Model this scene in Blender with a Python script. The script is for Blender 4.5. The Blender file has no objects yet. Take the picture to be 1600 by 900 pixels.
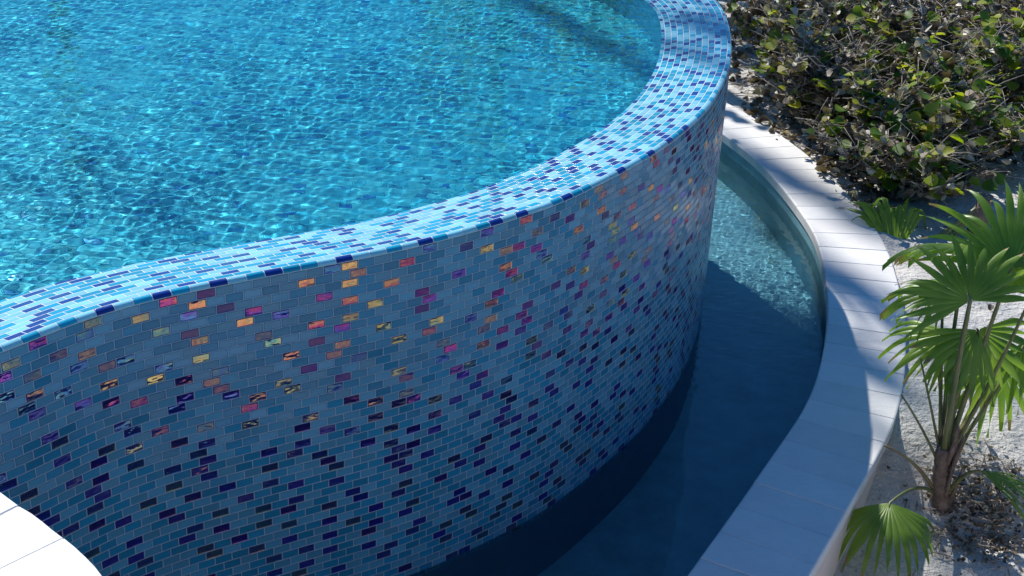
import bpy, bmesh, math, random
import numpy as np
from mathutils import Vector, Matrix, noise

random.seed(11)
rng = np.random.default_rng(11)
SC = bpy.context.scene
COL = SC.collection

# ------------------------------------------------------------------ camera
F_PX, PITCH, ROLL, EYE = 2122.0, 0.4584, 0.0449, 1.507
ct, st = math.cos(PITCH), math.sin(PITCH)
FWD = Vector((0, ct, -st)); U0 = Vector((0, st, ct)); R0 = Vector((1, 0, 0))
RGT = math.cos(ROLL) * R0 + math.sin(ROLL) * U0
UPV = -math.sin(ROLL) * R0 + math.cos(ROLL) * U0
CAM = Vector((0, 0, EYE))
cd = bpy.data.cameras.new('camera'); cam = bpy.data.objects.new('camera', cd); COL.objects.link(cam)
cd.sensor_width = 36; cd.lens = F_PX / 1600 * 36; cd.clip_end = 1000; cd.clip_start = 0.05
m = Matrix((RGT, UPV, -FWD)).transposed().to_4x4(); m.translation = CAM
cam.matrix_world = m
SC.camera = cam


def ray(px, py):
    return FWD + RGT * ((px - 800) / F_PX) - UPV * ((py - 450) / F_PX)


def on_z(px, py, z):            # where a sight line meets a level
    r = ray(px, py); return CAM + r * ((z - EYE) / r.z)


def on_y(px, py, y):            # where a sight line meets a vertical plane
    r = ray(px, py); return CAM + r * (y / r.y)


# ------------------------------------------------------------------ light
SUN = Vector((-0.5, 0.96, 1.0)).normalized()
world = bpy.data.worlds.new("World"); SC.world = world; world.use_nodes = True
nt = world.node_tree
sky = nt.nodes.new('ShaderNodeTexSky'); sky.sky_type = 'NISHITA'; sky.sun_disc = False
sky.sun_elevation = math.asin(SUN.z); sky.sun_rotation = math.atan2(SUN.x, SUN.y)
sky.air_density = 1.2; sky.dust_density = 0.15; sky.ozone_density = 3.0
tint = nt.nodes.new('ShaderNodeMix'); tint.data_type = 'RGBA'; tint.blend_type = 'MULTIPLY'; tint.inputs[0].default_value = 1.0
tint.inputs[7].default_value = (0.36, 0.88, 1.36, 1.0)      # the deep tropical blue of this sky
nt.links.new(sky.outputs[0], tint.inputs[6])
bg = nt.nodes['Background']; nt.links.new(tint.outputs[2], bg.inputs[0]); bg.inputs[1].default_value = 0.07
sd = bpy.data.lights.new('sun', 'SUN'); so = bpy.data.objects.new('sun', sd); COL.objects.link(so)
sd.energy = 5.0; sd.angle = math.radians(0.53); sd.color = (1.0, 0.96, 0.9)
so.rotation_euler = SUN.to_track_quat('Z', 'Y').to_euler(); so.location = SUN * 30
sd.cycles.is_caustics_light = True
SC.view_settings.view_transform = 'Standard'; SC.view_settings.look = 'None'
SC.view_settings.exposure = 0.2; SC.view_settings.gamma = 1.0; SC.view_settings.use_curve_mapping = False
SC.cycles.max_bounces = 8; SC.cycles.transmission_bounces = 6; SC.cycles.glossy_bounces = 4
SC.cycles.sample_clamp_indirect = 4.0; SC.cycles.caustics_refractive = True; SC.cycles.caustics_reflective = False
SC.cycles.blur_glossy = 0.3


# ------------------------------------------------------------------ helpers
def tag(o, label=None, cat=None, group=None, kind=None):
    if label: o['label'] = label
    if cat: o['category'] = cat
    if group: o['group'] = group
    if kind: o['kind'] = kind
    return o


def empty(name, loc=(0, 0, 0)):
    o = bpy.data.objects.new(name, None); COL.objects.link(o); o.location = loc; o.empty_display_size = .1
    return o


def mesh_obj(name, verts, faces, mat, parent=None, uvs=None, smooth=True, midx=None):
    me = bpy.data.meshes.new(name)
    if isinstance(faces, np.ndarray):           # all quads: fill the arrays directly
        nv, nf = len(verts), len(faces)
        me.vertices.add(nv); me.vertices.foreach_set('co', np.asarray(verts, np.float32).ravel())
        me.loops.add(nf * 4); me.loops.foreach_set('vertex_index', faces.astype(np.int32).ravel())
        me.polygons.add(nf); me.polygons.foreach_set('loop_start', np.arange(0, nf * 4, 4, dtype=np.int32))
        me.update(calc_edges=True)
    else:
        me.from_pydata([tuple(v) for v in verts], [], faces)
    for mm in (mat if isinstance(mat, (list, tuple)) else [mat]): me.materials.append(mm)
    if uvs is not None:
        ul = me.uv_layers.new(name='UVMap')
        idx = np.empty(len(me.loops), np.int32); me.loops.foreach_get('vertex_index', idx)
        ul.data.foreach_set('uv', np.asarray(uvs, np.float32)[idx].ravel())
    if midx is not None: me.polygons.foreach_set('material_index', np.asarray(midx, np.int32))
    me.polygons.foreach_set('use_smooth', np.full(len(me.polygons), bool(smooth)))
    me.update()
    o = bpy.data.objects.new(name, me); COL.objects.link(o)
    if parent:
        o.parent = parent; o.matrix_parent_inverse = Matrix.Translation(-parent.location)
    return o


class NT:
    def __init__(self, name):
        self.m = bpy.data.materials.new(name); self.m.use_nodes = True
        self.t = self.m.node_tree; self.n = self.t.nodes; self.n.clear()
        self.out = self.n.new('ShaderNodeOutputMaterial')

    def new(self, typ, ins=None, **kw):
        nd = self.n.new(typ)
        for k, v in kw.items(): setattr(nd, k, v)
        for k, v in (ins or {}).items():
            if isinstance(v, bpy.types.NodeSocket): self.t.links.new(v, nd.inputs[k])
            else: nd.inputs[k].default_value = v
        return nd

    def math(self, op, a, b=0.0, c=0.0):
        nd = self.n.new('ShaderNodeMath'); nd.operation = op
        for i, v in enumerate((a, b, c)):
            if isinstance(v, bpy.types.NodeSocket): self.t.links.new(v, nd.inputs[i])
            else: nd.inputs[i].default_value = v
        return nd.outputs[0]

    def mix(self, f, a, b, blend='MIX'):
        nd = self.n.new('ShaderNodeMix'); nd.data_type = 'RGBA'; nd.blend_type = blend
        for k, v in ((0, f), (6, a), (7, b)):
            if isinstance(v, bpy.types.NodeSocket): self.t.links.new(v, nd.inputs[k])
            else: nd.inputs[k].default_value = v if k == 0 else (*v, 1.0)[:4]
        return nd.outputs[2]

    def ramp(self, f, stops, mode='LINEAR'):
        nd = self.n.new('ShaderNodeValToRGB'); cr = nd.color_ramp; cr.interpolation = mode
        while len(cr.elements) < len(stops): cr.elements.new(0.5)
        for e, (p, c) in zip(cr.elements, stops):
            e.position = p; e.color = (*c, 1.0)[:4]
        self.t.links.new(f, nd.inputs[0]); return nd.outputs[0]

    def done(self, sh):
        self.t.links.new(sh, self.out.inputs[0]); return self.m


def c4(*c): return (*c, 1.0)


TW, TH = 0.0482, 0.0254        # one glass tile with its joint


def mosaic(name, joint=(0.36, 0.45, 0.56), wobble=1.0, light=(0.080, 0.295, 0.45), medium=(0.020, 0.225, 0.39), deep=(0.014, 0.018, 0.20), share=0.22, sheen=0.58, rough=0.26):
    q = NT(name)
    uv = q.new('ShaderNodeTexCoord').outputs['UV']
    sp = q.new('ShaderNodeSeparateXYZ', {0: uv})
    v = q.math('DIVIDE', sp.outputs[1], TH)
    row = q.math('FLOOR', v)
    odd = q.math('MULTIPLY', q.math('MODULO', q.math('ABSOLUTE', row), 2.0), 0.5)
    u = q.math('ADD', q.math('DIVIDE', sp.outputs[0], TW), odd)
    col = q.math('FLOOR', u)
    fu = q.math('SUBTRACT', u, col); fv = q.math('SUBTRACT', v, row)
    cell = q.new('ShaderNodeCombineXYZ', {0: col, 1: row, 2: 3.7}).outputs[0]
    wn = q.new('ShaderNodeTexWhiteNoise', {0: cell}, noise_dimensions='3D')
    rs = q.new('ShaderNodeSeparateColor', {0: wn.outputs[1]})
    r1, r2, r3 = rs.outputs[0], rs.outputs[1], rs.outputs[2]
    # distance to the tile's edge in metres, with rounded corners
    du = q.math('MULTIPLY', q.math('SUBTRACT', 0.5, q.math('ABSOLUTE', q.math('SUBTRACT', fu, 0.5))), TW)
    dv = q.math('MULTIPLY', q.math('SUBTRACT', 0.5, q.math('ABSOLUTE', q.math('SUBTRACT', fv, 0.5))), TH)
    ed = q.math('MINIMUM', du, dv)
    tile = q.new('ShaderNodeMapRange', {0: ed, 1: 0.0008, 2: 0.0016}).outputs[0]
    def cellnoise(a, b, c):
        return q.new('ShaderNodeTexWhiteNoise', {0: q.new('ShaderNodeCombineXYZ', {0: a, 1: b, 2: c}).outputs[0]}, noise_dimensions='3D').outputs[0]
    n_ = 4.0                                  # one dark piece in nearly every run of four, spread evenly from row to row
    blk = q.math('FLOOR', q.math('DIVIDE', col, n_)); k = q.math('SUBTRACT', col, q.math('MULTIPLY', blk, n_))
    seq = q.math('FRACT', q.math('ADD', q.math('ADD', q.math('MULTIPLY', blk, 0.7549), q.math('MULTIPLY', row, 0.5698)), q.math('MULTIPLY', cellnoise(blk, row, 11.3), 0.55)))
    pick = q.math('FLOOR', q.math('MULTIPLY', seq, n_))
    dark = q.math('LESS_THAN', q.math('ABSOLUTE', q.math('SUBTRACT', k, pick)), 0.5)
    dark = q.math('MULTIPLY', dark, q.math('LESS_THAN', cellnoise(blk, row, 29.1), share * 4))
    pr_ = q.math('FLOOR', q.math('DIVIDE', col, 2.0)); par = q.math('SUBTRACT', col, q.math('MULTIPLY', pr_, 2.0))
    mid = q.math('GREATER_THAN', q.math('ABSOLUTE', q.math('SUBTRACT', par, q.math('GREATER_THAN', cellnoise(pr_, row, 51.7), 0.5))), 0.5)
    mid = q.math('ABSOLUTE', q.math('SUBTRACT', mid, q.math('LESS_THAN', wn.outputs[0], 0.22)))
    vary = q.new('ShaderNodeMapRange', {0: r1, 3: 0.82, 4: 1.12}).outputs[0]
    base = q.mix(mid, light, medium)
    nz = q.new('ShaderNodeTexNoise', {0: q.new('ShaderNodeTexCoord').outputs['UV'], 2: 3.0, 3: 3.0}).outputs[0]
    vary = q.math('MULTIPLY', vary, q.new('ShaderNodeMapRange', {0: nz, 1: .3, 2: .7, 3: .9, 4: 1.08}).outputs[0])
    base = q.mix(1.0, base, q.new('ShaderNodeCombineColor', {0: vary, 1: vary, 2: vary}).outputs[0], 'MULTIPLY')
    base = q.mix(dark, base, deep)
    base = q.mix(tile, joint, base)
    # wavy glass: each tile leans a little and ripples
    wv = q.new('ShaderNodeVectorMath', {0: uv, 1: (34, 62, 40)}, operation='MULTIPLY').outputs[0]
    wv2 = q.new('ShaderNodeVectorMath', {0: wv, 1: q.new('ShaderNodeVectorMath', {0: cell, 1: (7.3, 3.1, 5.0)}, operation='MULTIPLY').outputs[0]}, operation='ADD').outputs[0]
    ripple = q.new('ShaderNodeTexNoise', {0: wv2, 2: 1.0, 3: 1.5}).outputs[0]
    leanu = q.math('MULTIPLY', q.math('SUBTRACT', fu, 0.5), q.math('SUBTRACT', r2, 0.5))
    leanv = q.math('MULTIPLY', q.math('SUBTRACT', fv, 0.5), q.math('SUBTRACT', r3, 0.5))
    lean = q.math('ADD', q.math('MULTIPLY', leanu, TW), q.math('MULTIPLY', leanv, TH))
    h = q.math('ADD', q.math('MULTIPLY', lean, 0.16 * wobble), q.math('MULTIPLY', ripple, q.math('ADD', 0.0006, q.math('MULTIPLY', dark, 0.0016 * wobble))))
    h = q.math('ADD', h, q.math('MULTIPLY', q.new('ShaderNodeMapRange', {0: ed, 1: 0.0006, 2: 0.0035}, interpolation_type='SMOOTHSTEP').outputs[0], 0.0015))
    bump = q.new('ShaderNodeBump', {0: 1.0, 1: 1.0, 2: h}) if False else q.new('ShaderNodeBump')
    bump.inputs['Strength'].default_value = 1.0; bump.inputs['Distance'].default_value = 1.0
    q.t.links.new(h, bump.inputs['Height'])
    # iridescent coating on the dark tiles: the hue differs from tile to tile and drifts within one
    hue = q.math('FRACT', q.math('ADD', q.math('MULTIPLY', r2, 2.2), q.math('MULTIPLY', ripple, 0.45)))
    coat = q.ramp(hue, [(0.0, (0.60, 0.10, 0.18)), (0.16, (0.82, 0.38, 0.16)), (0.36, (0.72, 0.64, 0.2)), (0.50, (0.22, 0.50, 0.36)),
                        (0.64, (0.08, 0.33, 0.66)), (0.80, (0.17, 0.11, 0.60)), (0.92, (0.42, 0.08, 0.38)), (1.0, (0.60, 0.10, 0.18))])
    p = q.new('ShaderNodeBsdfPrincipled', {'Base Color': base, 'Roughness': q.math('ADD', 0.70, q.math('MULTIPLY', tile, rough - 0.70)),
                                           'IOR': 1.5, 'Specular IOR Level': 0.38, 'Normal': bump.outputs[0]})
    g = q.new('ShaderNodeBsdfGlossy', {'Color': coat, 'Roughness': 0.06, 'Normal': bump.outputs[0]})
    mx = q.new('ShaderNodeMixShader', {0: q.math('MULTIPLY', q.math('MULTIPLY', dark, tile), q.math('MULTIPLY', q.math('SMOOTH_MIN', q.math('ADD', 0.05, q.math('MULTIPLY', r3, 1.4)), 1.0, 0.05), sheen)), 1: p.outputs[0], 2: g.outputs[0]})
    return q.done(mx.outputs[0])


def mat_water(name, tint):
    q = NT(name)
    g = q.new('ShaderNodeBsdfGlass', {'Color': c4(*tint), 'Roughness': 0.0, 'IOR': 1.33})
    return q.done(g.outputs[0])


def mat_plain(name, col, rough=0.6, var=0.12, scale=8.0, bump=0.002, bscale=60.0):
    q = NT(name)
    tc = q.new('ShaderNodeTexCoord').outputs['Object']
    n1 = q.new('ShaderNodeTexNoise', {0: tc, 2: scale, 3: 6.0, 4: 0.62}).outputs[0]
    f = q.new('ShaderNodeMapRange', {0: n1, 1: .3, 2: .7, 3: 1 - var, 4: 1 + var * .5}).outputs[0]
    b = q.mix(1.0, col, q.new('ShaderNodeCombineColor', {0: f, 1: f, 2: f}).outputs[0], 'MULTIPLY')
    n2 = q.new('ShaderNodeTexNoise', {0: tc, 2: bscale, 3: 4.0}).outputs[0]
    bp = q.new('ShaderNodeBump'); bp.inputs['Distance'].default_value = bump; q.t.links.new(n2, bp.inputs['Height'])
    p = q.new('ShaderNodeBsdfPrincipled', {'Base Color': b, 'Roughness': rough, 'Normal': bp.outputs[0]})
    return q.done(p.outputs[0])


M_TILE = mosaic('glass_mosaic')
M_RIM_LIT = mosaic('rim_mosaic_sunlit', (.62, .74, .80), 0.6, (0.24, 0.60, 0.74), (0.012, 0.33, 0.54), (0.008, 0.04, 0.26), .215, .0, rough=.16)  # uncoated rim tiles, sunlight worked into brighter copies of the wall colours
M_POOLTILE = mosaic('pool_mosaic', (.24, .56, .68), 0.3, (0.20, 0.51, 0.65), (0.075, 0.38, 0.55), (0.03, .19, .42), .12, .35)
M_WATER = mat_water('pool_water', (0.46, 0.95, 0.98))
M_BASINWATER = mat_water('basin_water', (0.74, 0.92, 0.96))
q = NT('white_stone')
tc = q.new('ShaderNodeTexCoord').outputs['Object']
isl = q.new('ShaderNodeNewGeometry').outputs['Random Per Island']
a = q.new('ShaderNodeTexNoise', {0: tc, 2: 5.0, 3: 8.0, 4: .65}).outputs[0]
b = q.new('ShaderNodeTexNoise', {0: q.new('ShaderNodeVectorMath', {0: tc, 1: (18, 60, 18)}, operation='MULTIPLY').outputs[0], 2: 1.0, 3: 5.0}).outputs[0]
d = q.new('ShaderNodeTexNoise', {0: tc, 2: 210.0, 3: 2.0}).outputs[0]
f = q.math('ADD', q.math('MULTIPLY', isl, 0.12), q.math('ADD', q.math('MULTIPLY', a, 0.34), q.math('MULTIPLY', b, 0.12)))
f = q.math('SUBTRACT', q.math('ADD', 0.69, f), q.math('MULTIPLY', q.math('GREATER_THAN', d, 0.74), 0.22))
c = q.mix(1.0, (0.80, 0.79, 0.77), q.new('ShaderNodeCombineColor', {0: f, 1: f, 2: f}).outputs[0], 'MULTIPLY')
bp = q.new('ShaderNodeBump'); bp.inputs['Distance'].default_value = 0.0012; q.t.links.new(q.math('ADD', b, d), bp.inputs['Height'])
M_PAVER = q.done(q.new('ShaderNodeBsdfPrincipled', {'Base Color': c, 'Roughness': 0.6, 'Normal': bp.outputs[0]}).outputs[0])
M_MORTAR = mat_plain('mortar', (0.30, 0.29, 0.28), 0.9)
M_RENDER = mat_plain('render', (0.78, 0.66, 0.57), 0.8, 0.10, 5.0, 0.001, 90)
M_BASINTILE = mat_plain('basin_plaster', (0.20, 0.41, 0.47), 0.5, 0.25, 9.0, 0.001, 60)


# ------------------------------------------------------------------ curves in plan
def catmull(pts, step=0.02):
    P = [np.array(p, float) for p in pts]
    P = [2 * P[0] - P[1]] + P + [2 * P[-1] - P[-2]]
    out = []
    for i in range(1, len(P) - 2):
        p0, p1, p2, p3 = P[i - 1:i + 3]
        n = max(2, int(np.linalg.norm(p2 - p1) / step))
        for k in range(n):
            t = k / n
            out.append(.5 * (2 * p1 + (p2 - p0) * t + (2 * p0 - 5 * p1 + 4 * p2 - p3) * t * t + (3 * p1 - p0 - 3 * p2 + p3) * t ** 3))
    out.append(P[-2]); return np.array(out)


def resample(c, step):
    d = np.r_[0, np.cumsum(np.linalg.norm(np.diff(c, axis=0), axis=1))]
    n = max(2, int(round(d[-1] / step)) + 1)
    s = np.linspace(0, d[-1], n)
    return np.c_[np.interp(s, d, c[:, 0]), np.interp(s, d, c[:, 1])], s


def smooth(c, it):
    c = c.copy()
    for _ in range(it): c[1:-1] = .25 * c[:-2] + .5 * c[1:-1] + .25 * c[2:]
    return c


def left_normals(c):
    t = np.gradient(c, axis=0); t /= np.linalg.norm(t, axis=1)[:, None]
    return np.c_[-t[:, 1], t[:, 0]]


# pool edge: from the left (hidden by the deck) along the front, round the right end and back
EDGE = [(-5.2, 2.3), (-3.4, 2.32), (-2.2, 2.38), (-1.6, 2.43), (-1.32, 2.49), (-1.2, 2.56), (-1.13, 2.633), (-1.024, 2.782),
        (-.885, 2.912), (-.73, 3.012), (-.526, 3.134), (-.344, 3.24), (-.199, 3.342), (-.096, 3.427), (.016, 3.529),
        (.133, 3.647), (.296, 3.869), (.414, 4.049), (.515, 4.228), (.602, 4.418), (.667, 4.576), (.75, 4.86), (.80, 5.08),
        (.838, 5.32), (.862, 5.55), (.877, 5.8), (.868, 6.08), (.80, 6.36), (.67, 6.64), (.52, 6.95), (.35, 7.25), (.08, 7.6), (-.4, 8.0), (-1.2, 8.35),
        (-2.6, 8.55), (-5.2, 8.6)]
edge, es = resample(smooth(resample(catmull(EDGE), 0.02)[0], 40), 0.02)
en = left_normals(edge)                     # points into the pool
RIMW = 0.265


def strip(curve, nrm, s, profile, name, mat, parent, vlist=None):
    """profile: list of (offset into the pool, z); v runs along the profile."""
    pr = np.array(profile); n = len(curve); k = len(pr)
    v = np.r_[0, np.cumsum(np.linalg.norm(np.diff(pr, axis=0), axis=1))] if vlist is None else np.array(vlist)
    V = np.zeros((n, k, 3)); UV = np.zeros((n, k, 2))
    for j in range(k):
        V[:, j, :2] = curve + nrm * pr[j, 0]; V[:, j, 2] = pr[j, 1]
        UV[:, j, 0] = s; UV[:, j, 1] = v[j]
    i = np.arange(n - 1)[:, None] * k + np.arange(k - 1)[None]
    F = np.stack([i, i + k, i + k + 1, i + 1], -1).reshape(-1, 4)
    return mesh_obj(name, V.reshape(-1, 3), F, mat, parent, UV.reshape(-1, 2))


def inside(px, py, poly):
    r = np.zeros(px.shape, bool); x, y = poly[:, 0], poly[:, 1]; j = len(poly) - 1
    for i in range(len(poly)):
        c = ((y[i] > py) != (y[j] > py))
        if c.any():
            r ^= c & (px < (x[j] - x[i]) * (py - y[i]) / (y[j] - y[i] + 1e-12) + x[i])
        j = i
    return r


# ------------------------------------------------------------------ pool
pool = empty('swimming_pool', (-1.0, 5.5, -1.4))
tag(pool, 'raised vanishing-edge pool with a curving wall and rim of blue glass mosaic', 'swimming pool')
NV = 60
wall_prof = [(0.0, -0.012 - (1.128 - 0.012) * k / 12) for k in range(13)]
strip(edge, en, es, wall_prof, 'tiled_wall', M_TILE, pool, [-(p[1] + 0.012) + 100 * TH for p in wall_prof][::1])
strip(edge, en, es, [(0.0, -1.128), (0.0, -1.6)], 'wall_footing', mat_plain('footing_reflection', (0.09, 0.20, 0.31), 0.6), pool)  # wall under water, coloured dark to imitate the wall's reflection
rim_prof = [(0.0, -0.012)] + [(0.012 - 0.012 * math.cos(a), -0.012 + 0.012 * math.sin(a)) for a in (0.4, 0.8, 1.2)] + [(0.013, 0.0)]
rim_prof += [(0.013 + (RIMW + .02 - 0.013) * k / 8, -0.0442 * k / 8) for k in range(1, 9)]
strip(edge, en, es + 0.013, rim_prof, 'pool_rim', M_RIM_LIT, pool)
inner = edge + en * (RIMW + .02)
strip(edge, en, es, [(RIMW + .02, -0.0442 - 0.48 * k / 10) for k in range(11)], 'inner_wall', M_POOLTILE, pool)


def grid_patch(xs, ys, zfun, keep, name, mat, parent=None, uv=True):
    X, Y = np.meshgrid(xs, ys); Z = zfun(X, Y)
    ny, nx = X.shape
    cx = .25 * (X[:-1, :-1] + X[1:, :-1] + X[:-1, 1:] + X[1:, 1:]); cy = .25 * (Y[:-1, :-1] + Y[1:, :-1] + Y[:-1, 1:] + Y[1:, 1:])
    k = keep(cx, cy)
    i = (np.arange(ny - 1)[:, None] * nx + np.arange(nx - 1)[None])[k]
    F = np.stack([i, i + 1, i + nx + 1, i + nx], -1)
    used = np.unique(F); remap = -np.ones(nx * ny, np.int64); remap[used] = np.arange(len(used))
    V = np.c_[X.ravel(), Y.ravel(), Z.ravel()][used]
    return mesh_obj(name, V, remap[F], mat, parent, V[:, :2] if uv else None)


def waves(X, Y, amp, lam, n, seed, dirang=None, spread=math.pi):
    r = np.random.default_rng(seed); Z = np.zeros_like(X)
    for _ in range(n):
        l = lam * math.exp(r.normal(0, .38)); a = r.uniform(-spread, spread) + (dirang or 0)
        k = 2 * math.pi / l
        Z += amp * (l / lam) ** 1.15 * r.normal(0, 1) * np.sin(k * (math.cos(a) * X + math.sin(a) * Y) + r.uniform(0, 6.28)) / math.sqrt(n)
    return Z


WATER_Z = -0.0462
poly_mid = edge + en * 0.12
poly_in = edge + en * (RIMW + .10)


def pool_wave(X, Y):
    gust = 1.0 + 0.45 * waves(X, Y, 1.0, 0.9, 14, 61)
    return WATER_Z + np.clip(gust, .35, 1.9) * waves(X, Y, 0.000135, 0.035, 80, 5) + waves(X, Y, 0.00030, 0.12, 30, 8) + waves(X, Y, 0.0009, 0.55, 10, 9)


def stretch(a, b, f0, f1):                  # spacing grows from f0 to f1
    out = [a]
    while out[-1] < b: out.append(out[-1] + f0 + (f1 - f0) * (out[-1] - a) / (b - a))
    return np.array(out)


wx = np.r_[np.arange(-5.2, -2.76, .06), np.arange(-2.75, .96, 0.0056)]
wy = np.r_[stretch(2.45, 7.4, .0050, .0105), np.arange(7.42, 9.0, .05)]
w1 = grid_patch(wx, wy, pool_wave, lambda x, y: inside(x, y, poly_mid), 'water', M_WATER, uv=False)
tag(w1, 'rippled turquoise water filling the raised pool', 'water', None, 'structure')
w1.cycles.is_caustics_caster = True
floor = grid_patch(np.arange(-5.2, 1.0, 0.1), np.arange(1.7, 9.1, 0.1), lambda X, Y: 0 * X - 0.50, lambda x, y: inside(x, y, edge + en * .2), 'pool_floor', M_POOLTILE, pool)
for o in pool.children: o.cycles.is_caustics_receiver = True

# ------------------------------------------------------------------ catch basin below the edge
CI = [(.55, 3.219), (.732, 3.559), (.874, 3.832), (.979, 4.032), (1.076, 4.228), (1.156, 4.438), (1.217, 4.642), (1.273, 4.86), (1.311, 5.034),
      (1.34, 5.217), (1.37, 5.45), (1.388, 5.685), (1.386, 5.874), (1.369, 6.056), (1.345, 6.25), (1.30, 6.52), (1.245, 6.76), (1.16, 7.02), (1.04, 7.32), (.82, 7.75),
      (.45, 8.3), (-.2, 8.8), (-1.2, 9.2), (-2.6, 9.4), (-5.2, 9.4)]
CI = [(-.32, 1.45), (-.2, 1.78), (-.02, 2.15), (.2, 2.56), (.38, 2.9)] + CI
cin, cs = resample(smooth(resample(catmull(CI), 0.02)[0], 30), 0.02)
cn = -left_normals(cin)                     # points out of the basin
COPZ, COPW, BW = -1.0, 0.312, -1.10
basin = empty('catch_basin', (1.2, 5.0, -1.4))
tag(basin, 'curved overflow trough below the pool wall, edged with white stone coping', 'catch basin')


def paver_ring(curve, nrm, w, z, pitch, name, parent, thick=0.045, gap=0.002, start=0.0):
    d = np.r_[0, np.cumsum(np.linalg.norm(np.diff(curve, axis=0), axis=1))]
    at = lambda s: np.array([np.interp(s, d, curve[:, 0]), np.interp(s, d, curve[:, 1])])
    an = lambda s: np.array([np.interp(s, d, nrm[:, 0]), np.interp(s, d, nrm[:, 1])])
    V = []; F = []; s = start
    while s + pitch < d[-1]:
        b = 0.007
        dz = random.uniform(-.0008, .0008)
        prof = [(0.0, z - thick), (0.0, z - b), (b * .3, z - b * .3), (b, z), (w - b, z), (w - b * .3, z - b * .3), (w, z - b), (w, z - thick)]
        k = len(prof); base = len(V)
        ends = [(s + gap / 2, 0.0025), (s + gap / 2 + 0.0018, 0.0)]
        ends += [(s + pitch * f, 0.0) for f in (.25, .5, .75)]
        ends += [(s + pitch - gap / 2 - 0.0018, 0.0), (s + pitch - gap / 2, 0.0025)]
        for (ss, lower) in ends:
            p, nn = at(ss), an(ss)
            for (o, zz) in prof:
                q = p + nn * o; V.append((q[0], q[1], zz + dz - (lower if zz > z - b * .9 else 0)))
        for e in range(len(ends) - 1):
            for j in range(k - 1):
                a = base + e * k + j; F.append((a, a + k, a + k + 1, a + 1))
        F.append(tuple(base + j for j in range(k))); F.append(tuple(base + (len(ends) - 1) * k + j for j in reversed(range(k))))
        s += pitch
    o = mesh_obj(name, V, F, M_PAVER, parent, smooth=False)
    return o


paver_ring(cin, cn, COPW, COPZ, 0.156, 'coping', basin, start=0.05)
strip(cin, cn, cs, [(0.012, COPZ - 0.004), (COPW - 0.012, COPZ - 0.004)], 'mortar_bed', M_MORTAR, basin)
strip(cin, cn, cs, [(0.008, COPZ - 0.044), (0.008, COPZ - .2), (0.008, -1.6)], 'inner_lining', M_BASINTILE, basin)
strip(cin, cn, cs, [(COPW - .012, COPZ - 0.044), (COPW - .012, -2.2)], 'outer_wall', M_RENDER, basin)
# floor and water between the pool wall and the lining
poly_trough = np.vstack([edge - en * 0.0, cin[::-1] + cn[::-1] * 0.004])
poly_trough_in = np.vstack([edge + en * 0.01, cin[::-1] + cn[::-1] * 0.012])
bf = grid_patch(np.arange(-1.6, 1.6, 0.03), np.arange(1.0, 9.6, 0.03), lambda X, Y: 0 * X - 1.55, lambda x, y: inside(x, y, np.vstack([edge + en * .1, cin[::-1] + cn[::-1] * .1])), 'basin_floor', M_BASINTILE, basin)


def basin_wave(X, Y):
    act = 1 / (1 + np.exp(-(Y - 4.6) * 3.0))
    act = act * (0.25 + 0.75 * np.clip((6.5 - Y) / .8, 0, 1))
    return BW + (0.10 + 1.25 * act) * waves(X, Y, 0.000265, 0.037, 80, 15) + waves(X, Y, 0.00045, 0.3, 8, 18)


w2 = grid_patch(np.r_[np.arange(-.5, .5, .016), np.arange(.5, 1.6, 0.0056)], np.r_[stretch(1.4, 4.2, .02, .012), np.arange(4.21, 7.4, .0056), np.arange(7.41, 8.9, .03)], basin_wave, lambda x, y: inside(x, y, poly_trough_in), 'water', M_BASINWATER, uv=False)
tag(w2, 'dark still water lying in the curved trough below the pool wall', 'water', None, 'structure')
w2.cycles.is_caustics_caster = True
for o in basin.children: o.cycles.is_caustics_receiver = True

# ------------------------------------------------------------------ raised deck in the near left corner
DZ = -0.12
ll = [tuple(on_z(*p, DZ)[:2]) for p in ((4, 769), (26, 786), (54, 802), (78, 822), (112, 848), (140, 874), (162, 900))]
DE = [(-1.36, 2.53), (-1.2, 2.41)] + ll + [(-.66, 1.90), (-.56, 1.74), (-.4, 1.57), (-.1, 1.40), (.5, 1.28), (1.5, 1.2), (4.0, 1.15)]
dedge, dsn = resample(catmull(DE), 0.02)
dn = -left_normals(dedge)
deck = empty('terrace', (0, 0, -0.8)); tag(deck, kind='structure')
paver_ring(dedge, dn, 0.305, DZ, 0.156, 'coping', deck, start=0.035)
strip(dedge, dn, dsn, [(0.012, DZ - 0.004), (0.297, DZ - 0.004)], 'mortar_bed', M_MORTAR, deck)
strip(dedge, dn, dsn, [(0.012, DZ - 0.044), (0.012, -2.2)], 'retaining_wall', M_RENDER, deck)
wl_ = (edge + en * .03)[(edge[:, 0] < -1.2) & (edge[:, 1] < 2.6)]
dpoly = np.vstack([dedge + dn * 0.29, [(4.0, -4.0), (-5.5, -4.0)], wl_])
V = [(p[0], p[1], DZ - .006) for p in dpoly]
mesh_obj('paving', V, [tuple(range(len(V)))[::-1]], mat_plain('grey_paving', (0.17, 0.15, 0.13), 0.8, 0.2, 4.0, 0.002, 60), deck, smooth=False)
# ------------------------------------------------------------------ sand
def sst(t):
    t = np.clip(t, 0, 1); return t * t * (3 - 2 * t)


def ground_z(x, y):
    x = np.asarray(x, float); y = np.asarray(y, float)
    near = sst((2.6 - x) / 1.0)
    z = -1.024 - near * 0.24 * sst((4.2 - y) / 0.45) - 0.22 * sst((3.75 - y) / 0.7) - 0.3 * sst((2.8 - y) / 2.0)
    return z + 0.007 * np.sin(x * 3.1 + y * 1.7) * np.cos(y * 2.3 - x) + 0.10 * sst((x - 3) / 6)


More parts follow.
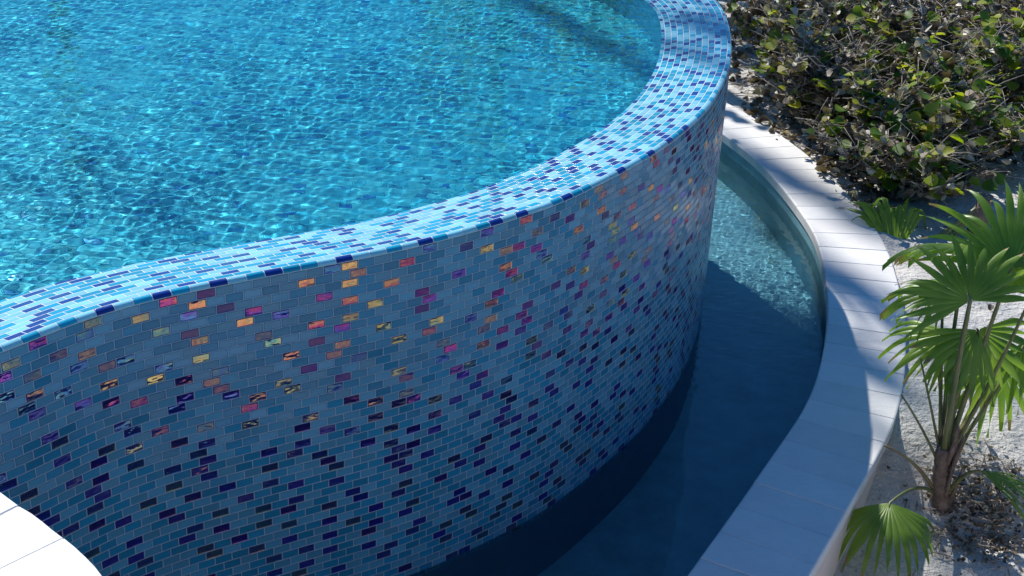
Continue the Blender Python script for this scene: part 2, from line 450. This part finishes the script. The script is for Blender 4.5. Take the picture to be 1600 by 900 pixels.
def sand_z(X, Y):
    near = np.exp(-((X - 2.2) ** 2 + (Y - 4.8) ** 2) / 30)
    return ground_z(X, Y) + near * (waves(X, Y, 0.0055, 0.15, 40, 31) + waves(X, Y, 0.010, 0.5, 20, 32))


q = NT('sand')
tc = q.new('ShaderNodeTexCoord').outputs['Object']
n1 = q.new('ShaderNodeTexNoise', {0: tc, 2: 2.2, 3: 5.0}).outputs[0]
n2 = q.new('ShaderNodeTexNoise', {0: tc, 2: 70.0, 3: 4.0, 4: .7}).outputs[0]
n3 = q.new('ShaderNodeTexNoise', {0: tc, 2: 34.0, 3: 3.0, 4: .6}).outputs[0]
c = q.mix(q.new('ShaderNodeMapRange', {0: n1, 1: .35, 2: .65}).outputs[0], (0.60, 0.575, 0.53), (0.72, 0.70, 0.66))
c = q.mix(q.new('ShaderNodeMapRange', {0: n2, 1: .60, 2: .70}).outputs[0], c, (0.30, 0.27, 0.24))
c = q.mix(q.new('ShaderNodeMapRange', {0: n3, 1: .66, 2: .72}).outputs[0], c, (0.10, 0.08, 0.065))
bh = q.math('ADD', q.math('MULTIPLY', n3, 0.022), q.math('MULTIPLY', n2, 0.010))
bp = q.new('ShaderNodeBump'); bp.inputs['Distance'].default_value = 1.0; q.t.links.new(bh, bp.inputs['Height'])
M_SAND = q.done(q.new('ShaderNodeBsdfPrincipled', {'Base Color': c, 'Roughness': 0.95, 'Normal': bp.outputs[0]}).outputs[0])


def axis(a, b, f, far0, far1):
    lo = a - np.geomspace(.1, a - far0, 26)[::-1]; hi = b + np.geomspace(.1, far1 - b, 26)
    return np.r_[lo, np.arange(a, b, f), hi]


cout = cin + cn * (COPW - .06)
hole = np.vstack([cout, [(-5.3, 9.5), (-5.3, 1.3)]])
ground = grid_patch(axis(.15, 4.6, .022, -60, 90), axis(2.6, 8.2, .022, -30, 140), sand_z, lambda x, y: ~inside(x, y, hole), 'ground', M_SAND, uv=False)
tag(ground, kind='structure')


# ------------------------------------------------------------------ plants
def leaf_mat(name, col, col2, trans=0.3, rough=0.4, scale=30.0, spec=0.5):
    q = NT(name)
    tc = q.new('ShaderNodeTexCoord').outputs['Object']
    n = q.new('ShaderNodeTexNoise', {0: tc, 2: scale, 3: 4.0}).outputs[0]
    w = q.new('ShaderNodeTexNoise', {0: tc, 2: 9.0, 3: 1.0}).outputs[0]
    f = q.math('ADD', q.math('MULTIPLY', q.math('SUBTRACT', n, .5), 1.6), q.new('ShaderNodeMapRange', {0: w, 1: .35, 2: .65}).outputs[0])
    f = q.new('ShaderNodeMapRange', {0: f, 1: 0.0, 2: 1.0}).outputs[0]
    c = q.mix(f, col, col2)
    p = q.new('ShaderNodeBsdfPrincipled', {'Base Color': c, 'Roughness': rough})
    p.inputs['Specular IOR Level'].default_value = spec
    t = q.new('ShaderNodeBsdfTranslucent', {'Color': q.mix(1.0, c, (1.5, 1.5, 0.7), 'MULTIPLY')})
    return q.done(q.new('ShaderNodeMixShader', {0: trans, 1: p.outputs[0], 2: t.outputs[0]}).outputs[0])


M_PALM = leaf_mat('palm_leaf', (0.12, 0.235, 0.028), (0.22, 0.35, 0.055), 0.45, 0.36, 10, .6)
M_TIP = leaf_mat('dry_tip', (0.22, 0.17, 0.07), (0.34, 0.27, 0.13), 0.3, 0.6, 20)
M_PETIOLE = leaf_mat('palm_stalk', (0.13, 0.16, 0.05), (0.22, 0.22, 0.09), 0.0, 0.5, 20)
M_TRUNK = mat_plain('palm_bark', (0.24, 0.17, 0.13), 0.9, 0.5, 30.0, 0.006, 70)
M_GREEN = leaf_mat('grape_leaf', (0.07, 0.16, 0.02), (0.18, 0.28, 0.03), 0.45, 0.5, 12, .35)
M_YELLOW = leaf_mat('grape_leaf_young', (0.26, 0.36, 0.02), (0.40, 0.40, 0.05), 0.5, 0.5, 12, .35)
M_DRY = leaf_mat('dry_leaf', (0.085, 0.062, 0.045), (0.24, 0.19, 0.14), 0.15, 0.6, 25)
M_PALE = leaf_mat('bleached_leaf', (0.40, 0.36, 0.29), (0.62, 0.57, 0.50), 0.15, 0.5, 25)
M_TWIG = mat_plain('grey_twig', (0.36, 0.31, 0.26), 0.9, 0.5, 25.0, 0.003, 120)


class MB:
    def __init__(self): self.v = []; self.f = []; self.m = []

    def add(self, vs, fs, mi=0):
        b = len(self.v); self.v += [tuple(p) for p in vs]
        self.f += [tuple(b + i for i in f) for f in fs]; self.m += [mi] * len(fs)

    def tube(self, pts, rad, n=6, mi=0):
        pts = [Vector(p) for p in pts]; vs = []; fs = []
        up = Vector((0.13, 0.31, 0.94))
        for i, p in enumerate(pts):
            t = (pts[min(i + 1, len(pts) - 1)] - pts[max(i - 1, 0)]).normalized()
            a = t.cross(up)
            if a.length < 1e-3: a = t.cross(Vector((1, 0, 0)))
            a.normalize(); b = t.cross(a); r = rad[i] if isinstance(rad, (list, tuple)) else rad
            for k in range(n):
                an = 2 * math.pi * k / n; vs.append(p + (a * math.cos(an) + b * math.sin(an)) * r)
        for i in range(len(pts) - 1):
            for k in range(n):
                fs.append((i * n + k, i * n + (k + 1) % n, (i + 1) * n + (k + 1) % n, (i + 1) * n + k))
        fs.append(tuple(range(n))[::-1]); fs.append(tuple((len(pts) - 1) * n + k for k in range(n)))
        self.add(vs, fs, mi)

    def build(self, name, mats, parent=None, smooth=True):
        return mesh_obj(name, self.v, self.f, mats, parent, None, smooth, self.m)


def bez(a, b, c, n=10):
    return [(1 - t) ** 2 * a + 2 * t * (1 - t) * b + t * t * c for t in (i / n for i in range(n + 1))]


def fan_leaf(mb, H, A, N, R, nseg=26, spread=300, split=0.5, droop=0.12, fold=0.25, tipdroop=0.25, seed=0):
    """one palmate leaf: pleated segments fused near the stalk and free, pointed and hanging at the tips"""
    r = random.Random(seed); A = A.normalized(); N = (N - A * N.dot(A)).normalized(); B = N.cross(A)
    half = math.radians(spread) / 2; dphi = 2 * half / nseg
    SS = [0.03, .16, .3, .42, .52, .62, .72, .81, .89, .95, 1.0]
    for k in range(nseg):
        phi = -half + dphi * (k + .5)
        L = R * (0.72 + 0.28 * math.cos(phi * .55)) * r.uniform(.86, 1.06)
        sp = split * r.uniform(.85, 1.1); jit = r.uniform(-.07, .07); twist = r.uniform(-1.2, 1.2); lift = r.uniform(-.05, .05)
        td = tipdroop * r.uniform(.4, 1.5)
        vs = []
        for s in SS:
            wid = dphi * .5
            if s > sp: wid = dphi * .5 * sp / s * max(0.0, 1 - ((s - sp) / (1 - sp)) ** 1.7)
            fr = max(0.0, (s - sp) / (1 - sp))
            for e, off in ((-1, 0), (0, 1), (1, 0)):
                ph = phi + e * wid + jit * fr
                p = (A * math.cos(ph) + B * math.sin(ph)) * (L * s)
                pl = L * s * math.tan(dphi * .5) * 0.62
                if s > sp: pl = L * sp * math.tan(dphi * .5) * .62 * max(0., 1 - fr)
                p += N * (pl * (off - .5) + e * twist * fr * .012)
                p -= N * (fold * L * s * (1 - math.cos(ph)) * .5 + droop * L * s * s)
                p = H + p + N * (lift * L * s * s)
                p.z -= td * L * fr ** 2 * .8
                vs.append(p)
        fs = []
        for i in range(len(SS) - 1):
            a = i * 3
            fs += [(a, a + 3, a + 4, a + 1), (a + 1, a + 4, a + 5, a + 2)]
        dry = r.random() < .4
        mb.add(vs[:27], fs[:16]); mb.add(vs[24:], [tuple(v - 24 for v in f) for f in fs[16:]], 1 if dry else 0)


def frond(palm, base, H, A, N, R, bend=None, pr=(0.011, 0.006), seed=0, label=None, **kw):
    mb = MB(); fan_leaf(mb, H, A, N, R, seed=seed, **kw)
    o = mb.build('frond', [M_PALM, M_TIP], palm)
    pm = MB(); mid = bend if bend is not None else (base + H) / 2 + Vector((0, 0, .05))
    pts = bez(base, mid, H, 10); pts.append(H + A.normalized() * R * .10)
    pm.tube(pts, [pr[0] + (pr[1] - pr[0]) * i / 10 for i in range(11)] + [pr[1] * .4], 6)
    s = pm.build('stalk', M_PETIOLE, o)
    return o


T = -FWD                                    # towards the viewer
def cv(r, u, t): return RGT * r + UPV * u + T * t


# the palm beside the coping
tb = on_z(1463, 832, -1.31); tb = Vector((tb.x, tb.y, float(ground_z(tb.x, tb.y)) - .02))
palm = empty('fan_palm', tb)
tag(palm, 'young fan palm with a short brown trunk and broad green leaves beside the curved coping', 'palm tree')
ytr = tb.y
top = on_y(1474, 700, ytr)
mb = MB()
tp = bez(tb, (tb + top) / 2 + Vector((-.012, 0, 0)), top, 14)
mb.tube(tp, [.032 - .011 * i / 14 + (.004 if i % 2 else 0) + (.012 if i == 0 else 0) for i in range(15)], 12)
trunk = mb.build('trunk', M_TRUNK, palm)
bm_ = MB()                                  # old leaf bases wrapping the trunk
rr = random.Random(4)
for i in range(16):
    a = rr.uniform(0, 6.28); h = rr.uniform(.05, .95); p = tb.lerp(top, h)
    d = Vector((math.cos(a), math.sin(a), 0)); r0 = .031 - .011 * h
    q0 = p + d * r0 * .8; L = rr.uniform(.08, .2)
    bm_.tube(bez(q0, q0 + d * .02 + Vector((0, 0, L * .6)), q0 + d * rr.uniform(.0, .03) + Vector((0, 0, L)), 5), [.010, .009, .008, .006, .004, .0015], 5)
bm_.build('leaf_base', M_TRUNK, palm)
P = lambda px, py, dy=0.0: on_y(px, py, ytr + dy)
# main lit leaf facing the viewer
frond(palm, P(1474, 712), P(1516, 470, -.06), cv(-.25, 1, -.3), cv(-.3, .75, 1), .275, P(1490, 600, -.02), (.013, .007), 1, nseg=16, spread=215, split=.50, droop=.05, fold=.12, tipdroop=.16)
# upright leaf at the upper right
frond(palm, P(1478, 712, .03), P(1580, 420, .10), cv(.05, 1, -.15), cv(-.3, .55, 1), .37, P(1535, 540, .1), (.012, .006), 2, nseg=17, spread=165, split=.45, droop=.06, fold=.25, tipdroop=.3)
# leaf seen edge-on, reaching left
frond(palm, P(1472, 708, .06), P(1512, 382, .2), cv(-1, .02, .1), cv(.05, 1, .14), .25, P(1482, 540, .15), (.011, .005), 3, nseg=14, spread=160, split=.5, droop=.10, fold=.3, tipdroop=.22)
# dark leaf hanging below the main one
frond(palm, P(1476, 712, .03), P(1528, 515, .10), cv(.12, -1, .0), cv(.15, .15, 1), .25, P(1494, 600, .08), (.013, .007), 4, nseg=17, spread=200, split=.62, droop=.03, fold=.15, tipdroop=.12)
# left leaves in shade
frond(palm, P(1470, 715, .05), P(1474, 455, .20), cv(-.75, .05, -.3), cv(-.2, .85, .5), .20, P(1468, 590, .2), (.009, .005), 5, nseg=15, spread=180, split=.5, droop=.12, fold=.3, tipdroop=.3)
frond(palm, P(1472, 715, .08), P(1486, 520, .22), cv(-.8, -.55, 0), cv(-.2, .6, .8), .24, P(1476, 610, .25), (.009, .005), 6, nseg=14, spread=140, split=.5, droop=.12, fold=.3, tipdroop=.3)
frond(palm, P(1480, 720, .08), P(1600, 540, .2), cv(.5, -.5, .2), cv(.1, .5, .9), .25, P(1540, 640, .15), (.009, .005), 7, nseg=15, spread=190, split=.5, droop=.12, fold=.3, tipdroop=.3)
frond(palm, P(1480, 715, .05), P(1612, 462, .06), cv(.35, .8, .1), cv(-.3, .5, 1), .34, P(1550, 600, .05), (.009, .005), 13, nseg=15, spread=200, split=.48, droop=.08, fold=.2, tipdroop=.25)
frond(palm, P(1482, 720, .1), P(1560, 560, .24), cv(.3, -.8, -.1), cv(.1, .4, 1), .27, P(1510, 640, .2), (.009, .005), 14, nseg=15, spread=190, split=.55, droop=.06, fold=.2, tipdroop=.2)
# right leaf hanging low
frond(palm, P(1482, 768, -.02), P(1530, 735, -.10), cv(1, -.40, .1), cv(.2, .9, .7), .30, P(1505, 738, -.06), (.008, .004), 8, nseg=11, spread=60, split=.4, droop=.12, fold=.5, tipdroop=.22)
# low leaf at the left under the coping, its top lit
frond(palm, P(1456, 768, -.02), P(1390, 786, -.2), cv(-.30, -.55, .7), cv(-.1, .85, .45), .21, P(1432, 750, -.1), (.007, .004), 9, nseg=16, spread=170, split=.66, droop=.30, fold=.25, tipdroop=.6)
# bare stalks and a dying one
ds = MB(); ds.tube(bez(P(1462, 772), P(1440, 722, -.03), P(1382, 696, -.02), 10), [.008 - .0004 * i for i in range(11)], 6)
ds.build('dry_stalk', leaf_mat('dry_stalk', (.30, .25, .10), (.22, .16, .08), 0, .6), palm)
for a_, b_, c_ in (((1470, 735), (1450, 680, .02), (1408, 616, .02)), ((1472, 725), (1456, 640, .05), (1438, 560, .1)), ((1478, 725), (1488, 640, .05), (1500, 570, .1)), ((1474, 740), (1470, 600, .12), (1462, 540, .2)), ((1476, 720), (1484, 620, .05), (1486, 540, .1)), ((1484, 740), (1520, 660, .1), (1556, 600, .15))):
    e_ = MB(); e_.tube(bez(P(*a_), P(*b_), P(*c_), 8), [.0055 - .0003 * i for i in range(9)], 6); e_.build('stalk', M_PETIOLE, palm)

# the small palm behind the coping
pb2 = Vector((2.17, 5.88, float(ground_z(2.17, 5.88)) - .02))
palm2 = empty('fan_palm', pb2)
tag(palm2, 'small dark fan palm with arching leaves half hidden behind the coping, under the dry shrubs', 'palm tree')
mb = MB(); mb.tube([pb2, pb2 + Vector((0, 0, .14)), pb2 + Vector((.01, 0, .24))], [.05, .042, .03], 10); mb.build('trunk', M_TRUNK, palm2)
y2 = pb2.y; c2 = pb2 + Vector((.0, 0, .2))
Q = lambda px, py, dy=0.0: on_y(px, py, y2 + dy)
frond(palm2, c2, Q(1398, 402, -.05), cv(-.05, 1, .1), cv(-.1, .3, 1), .44, Q(1402, 430), (.012, .006), 21, nseg=11, spread=74, split=.5, droop=.10, fold=.2, tipdroop=.75)
frond(palm2, c2, Q(1398, 400, .05), cv(-.35, .95, .1), cv(-.3, .5, .9), .40, Q(1395, 425), (.011, .006), 22, nseg=8, spread=70, split=.5, droop=.2, fold=.3, tipdroop=.8)
frond(palm2, c2, Q(1440, 400, .05), cv(.5, .7, -.1), cv(0, .5, 1), .26, Q(1425, 430), (.011, .006), 23, nseg=13, spread=130, split=.5, droop=.15, fold=.3, tipdroop=.4)
frond(palm2, c2, Q(1440, 440, -.05), cv(.5, -.2, .2), cv(0, .8, .5), .24, Q(1430, 440), (.011, .006), 24, nseg=14, spread=160, split=.5, droop=.3, fold=.3, tipdroop=.4)


# ------------------------------------------------------------------ sea-grape shrubs
def round_leaf(mb, c, n, a, r, mi, curl, rnd):
    n = n.normalized(); a = (a - n * a.dot(n)).normalized(); b = n.cross(a); vs = [c]; K = 9
    fold = rnd.uniform(.1, .45); tw = rnd.uniform(-.4, .4)
    vs = [c - a * r * .95, c - a * r * .3, c + a * r * .35, c + a * r * .95 + n * (curl * r * rnd.uniform(.2, 1))]
    for sgn in (1, -1):
        cu = curl * rnd.uniform(.5, 1.4)
        for s, w in ((-.75, .62), (-.3, .98), (.3, .97), (.75, .6)):
            ww = w * (1 - .32 * abs(cu))
            vs.append(c + a * r * s + b * sgn * r * ww + n * r * (fold * w + cu * w * w + tw * s * w * sgn))
    fs = []
    for o in (4, 8):
        f = [(0, 1, o + 1, o), (1, 2, o + 2, o + 1), (2, 3, o + 3, o + 2)]
        fs += f if o == 4 else [t[::-1] for t in f]
    mb.add(vs, fs, mi)


def shrub(x, y, h, spread, n_stem, green, seed, label, leaf=.034, lean=(0, 0), leaves=1.0, low=28):
    rnd = random.Random(seed); z = float(ground_z(x, y)) - .03
    base = Vector((x, y, z)); root = empty('sea_grape_shrub', base)
    tag(root, label, 'shrub', 'dry sea grape shrubs on the sand behind the coping')
    br = MB(); gm = MB(); dm = MB()
    for i in range(n_stem):
        az = 2 * math.pi * (i + rnd.uniform(-.3, .3)) / n_stem; el = math.radians(rnd.uniform(low, 80)); L = h * rnd.uniform(.75, 1.15) / max(.55, math.sin(el))
        L = min(L, spread * 1.4)
        d = Vector((math.cos(az) * math.cos(el) + lean[0], math.sin(az) * math.cos(el) + lean[1], math.sin(el))).normalized()
        b0 = base + Vector((math.cos(az), math.sin(az), 0)) * .05
        p1 = b0 + d * L * .5 + Vector((rnd.uniform(-.1, .1), rnd.uniform(-.1, .1), .06)) * L
        p2 = b0 + d * L + Vector((rnd.uniform(-.15, .15), rnd.uniform(-.15, .15), rnd.uniform(-.15, .05))) * L
        pts = bez(b0, p1, p2, 9); r0 = rnd.uniform(.007, .013)
        br.tube(pts, [r0 * (1 - .07 * k) for k in range(10)], 6)
        for k in range(2, 10):
            for s in range(rnd.choice((2, 2, 3))):
                p = Vector(pts[k]); a2 = rnd.uniform(0, 6.28); tl = L * rnd.uniform(.14, .36)
                td = (d * .6 + Vector((math.cos(a2), math.sin(a2), rnd.uniform(-.3, .8)))).normalized()
                e = p + td * tl + Vector((0, 0, rnd.uniform(-.04, .05)))
                tw = bez(p, p + td * tl * .5 + Vector((rnd.uniform(-.03, .03), rnd.uniform(-.03, .03), .03)), e, 5)
                br.tube(tw, [.0045, .004, .0036, .003, .0026, .002], 4)
                for _b in range(3):
                    a3 = rnd.uniform(0, 6.28); o3 = Vector(tw[rnd.randint(1, 4)]); d3 = Vector((math.cos(a3), math.sin(a3), rnd.uniform(-.2, .9))) * rnd.uniform(.05, .18)
                    br.tube([o3, o3 + d3 * .5 + Vector((0, 0, .008)), o3 + d3], [.0028, .0024, .0016], 4)
                g = green(e) if callable(green) else green
                for kk in range(1, 6):
                    for _ in range(2):
                        if rnd.random() > .64 * leaves: continue
                        q0 = Vector(tw[kk]); isg = rnd.random() < g * (.45 + .11 * kk)
                        an = rnd.uniform(0, 6.28)
                        out = Vector((math.cos(an), math.sin(an), rnd.uniform(-.2, .5)))
                        if isg:
                            n = Vector((rnd.uniform(-.7, .5), rnd.uniform(-.9, .5), 1)); r = leaf * rnd.uniform(.75, 1.25)
                            round_leaf(gm, q0 + out * r, n, out, r, 1 if rnd.random() < .42 else 0, rnd.uniform(.0, .25), rnd)
                        else:
                            n = Vector((rnd.gauss(0, .8), rnd.gauss(0, .8), rnd.gauss(.4, .7))); r = leaf * rnd.uniform(.35, .95)
                            round_leaf(dm, q0 + out * r - Vector((0, 0, .01)), n, out, r, 1 if rnd.random() < .3 else 0, rnd.uniform(.6, 1.7), rnd)
    br.build('branches', M_TWIG, root)
    if gm.v: gm.build('green_leaves', [M_GREEN, M_YELLOW], root)
    if dm.v: dm.build('dry_leaves', [M_DRY, M_PALE], root)
    return root


SHRUBS = [
    (1.88, 7.1, .48, .42, 9, .22, 'brown shrub closest to the tiled pool rim, its curled dry leaves touching the white coping'),
    (2.12, 6.62, .50, .45, 9, .45, 'shrub with fresh round green leaves above the arching small palm'),
    (2.66, 7.2, .52, .52, 10, .65, 'greenest shrub, dense with round leaves, left of the bare sand patch'),
    (3.45, 8.35, .50, .5, 8, .50, 'low shrub with green and yellow leaves beside the bare sand patch'),
    (2.15, 7.75, .60, .65, 10, .12, 'nearly leafless grey shrub with a dark hollow, behind the pool rim'),
    (2.75, 7.85, .60, .65, 10, .25, 'twiggy shrub with a few large yellow-green leaves behind the greenest shrub'),
    (3.65, 8.05, .60, .65, 10, .15, 'shrub with pale bleached leaves catching the sun near the top of the picture'),
    (2.1, 9.2, .65, .7, 10, .15, 'brown shrub at the back above the end of the rim'),
    (3.1, 9.4, .65, .7, 10, .2, 'tangled grey-brown shrub in the middle of the back row'),
    (4.2, 9.3, .65, .7, 10, .3, 'dark shrub in the upper right corner of the picture'),
    (1.75, 8.7, .55, .55, 9, .12, 'small brown shrub hidden low behind the far end of the pool'),
    (4.3, 7.9, .5, .5, 8, .35, 'shrub at the right edge above the open sand'),
    (1.66, 7.75, .50, .42, 10, .25, 'shrub crowding the far end of the tiled rim, bleached curled leaves among green ones'),
    (1.68, 7.32, .40, .30, 9, .25, 'low twiggy shrub pressed against the outside of the white coping near the rim'),
    (1.92, 6.42, .36, .30, 9, .30, 'smallest shrub, its dry lower twigs touching the white coping'),
    (2.4, 10.9, .7, .8, 9, .2, 'farthest brown shrub on the left'), (3.7, 11.0, .7, .8, 9, .2, 'farthest brown shrub on the right'),
]
for i, s in enumerate(SHRUBS): shrub(*s[:6], 100 + i, s[6])


# ------------------------------------------------------------------ fallen leaves and twigs on the sand
lm = MB(); rr = random.Random(77)


def litter(n, xf, small=1.0):
    for _ in range(n):
        x, y = xf()
        z = float(sand_z(np.array([x]), np.array([y]))[0])
        c = Vector((x, y, z + .012)); t = rr.random(); a = rr.uniform(0, 6.28); out = Vector((math.cos(a), math.sin(a), rr.uniform(-.2, .2)))
        if t < .72:
            round_leaf(lm, c, Vector((rr.gauss(0, .5), rr.gauss(0, .5), 1)), out, rr.uniform(.012, .034) * small, rr.choice((0, 0, 0, 0, 0, 0, 1)), rr.uniform(.2, .9), rr)
        else:
            L = rr.uniform(.03, .16) * small
            lm.tube([c - out * L, c + Vector((0, 0, .004)), c + out * L], [.002, .0024, .0015], 4, 2)


def under():
    while True:
        x, y = rr.uniform(1.3, 4.6), rr.uniform(5.6, 10)
        if y > 6.0 + (x - 1.6) * .75 and not inside(np.array([x]), np.array([y]), np.vstack([cout, [(-5, 9)]]))[0]:
            return x, y


litter(4200, under)
litter(700, lambda: (tb.x + .05 + rr.gauss(.08, .11), tb.y + rr.gauss(-.04, .10)), .34)
litter(26, lambda: (rr.uniform(1.75, 3.2), rr.uniform(4.3, 6.0)), .5)
tag(lm.build('leaf_litter', [M_DRY, M_PALE, M_TWIG]), 'dry leaves and twigs strewn over the sand under the shrubs', 'leaf litter', kind='stuff')

# ------------------------------------------------------------------ coconut palms beyond the pool: one mirrored in the water, one unseen with fronds hung to shade the coping
def coconut(foot, topz, lean, r0, label, seed, nf=12, fl=1.9):
    rr = random.Random(seed); b = Vector((foot[0], foot[1], -1.12)); t_ = Vector((foot[0] + lean[0], foot[1] + lean[1], topz))
    root = empty('coconut_palm', b); tag(root, label, 'palm tree', 'coconut palms beyond the pool')
    mb = MB(); pts = bez(b, (b + t_) / 2 + Vector((-lean[0] * .25, -lean[1] * .25, 0)), t_, 40)
    mb.tube(pts, [(r0 * 1.35 if i == 0 else r0 * (1 - .011 * i)) + (.008 if i % 2 else 0) for i in range(41)], 12); mb.build('trunk', M_TRUNK, root)
    for i in range(nf):
        az = 2.4 * i; el = math.radians(rr.uniform(-25, 60)); L = fl * rr.uniform(.85, 1.1)
        d = Vector((math.cos(az) * math.cos(el), math.sin(az) * math.cos(el), math.sin(el)))
        pts = bez(t_, t_ + d * L * .6, t_ + d * L * .85 + Vector((math.cos(az), math.sin(az), -1.2)) * L * .3, 24)
        f1 = MB(); f1.tube(pts, [.02 - .0007 * k for k in range(25)], 5)
        for k in range(3, 25):
            t = (pts[k] - pts[k - 1]).normalized(); sd_ = t.cross(Vector((0, 0, 1))).normalized()
            ll_ = .48 * math.sin(math.pi * (k / 25) ** .7) + .08
            for sg in (1, -1):
                e = pts[k] + (sd_ * sg + t * .55 + Vector((0, 0, -.45))) * ll_
                w_ = t * .018
                f1.add([pts[k] - w_, pts[k] + w_, (pts[k] + e) / 2 + w_ * .9, e, (pts[k] + e) / 2 - w_ * .9], [(0, 1, 2, 3, 4)])
        f1.build('frond', M_PALM, root)
    return root


coconut((-.12, 10.5), 6.6, (-.25, .4), .07, 'slender coconut palm just beyond the pool, mirrored as the dark rippled column in the water', 5)
far = coconut((-6.85, 19.6), 18.4, (.05, .1), .10, 'very tall coconut palm far behind the pool, unseen, with brown fronds added to cast shade bands on the coping', 6, 12, 2.3)
rr = random.Random(9)
for (ax, ay, z0, z1, wd) in ((-6.51, 20.52, 15.55, 14.45, .17), (-6.57, 19.80, 15.25, 14.75, .14), (-6.5, 21.61, 15.6, 14.4, .17)):  # fronds added out of view, placed so their shadows band the coping
    c_ = Vector((-6.8, 19.7, 18.4)); f1 = MB()
    f1.tube(bez(c_, Vector((ax * 1.0 + .15, ay + .15, 18.6)), Vector((ax, ay, z0)), 12) + [Vector((ax, ay, z1))], .018, 5)
    for k in range(70):
        h = z0 + (z1 - z0) * k / 70; a = rr.uniform(0, 6.28); d = Vector((math.cos(a), math.sin(a), 0)); t = Vector((-d.y, d.x, 0)) * .03
        p = Vector((ax, ay, h)); e = p + d * wd * rr.uniform(.5, 1.2) + Vector((0, 0, -.35))
        f1.add([p - t, p + t, (p + e) / 2 + d * .04 + t, e, (p + e) / 2 + d * .04 - t], [(0, 1, 2, 3, 4)])
    f1.build('shadow_frond', M_DRY, far)
# low bush at its foot, whose dark reflection closes the water at the top
shr = shrub(-.05, 11.4, 2.6, 2.0, 12, .8, 301, 'tall leafy shrub on the far side of the pool, mirrored dark in the water', leaf=.06, low=70)
shr['group'] = 'shrubs beyond the pool'
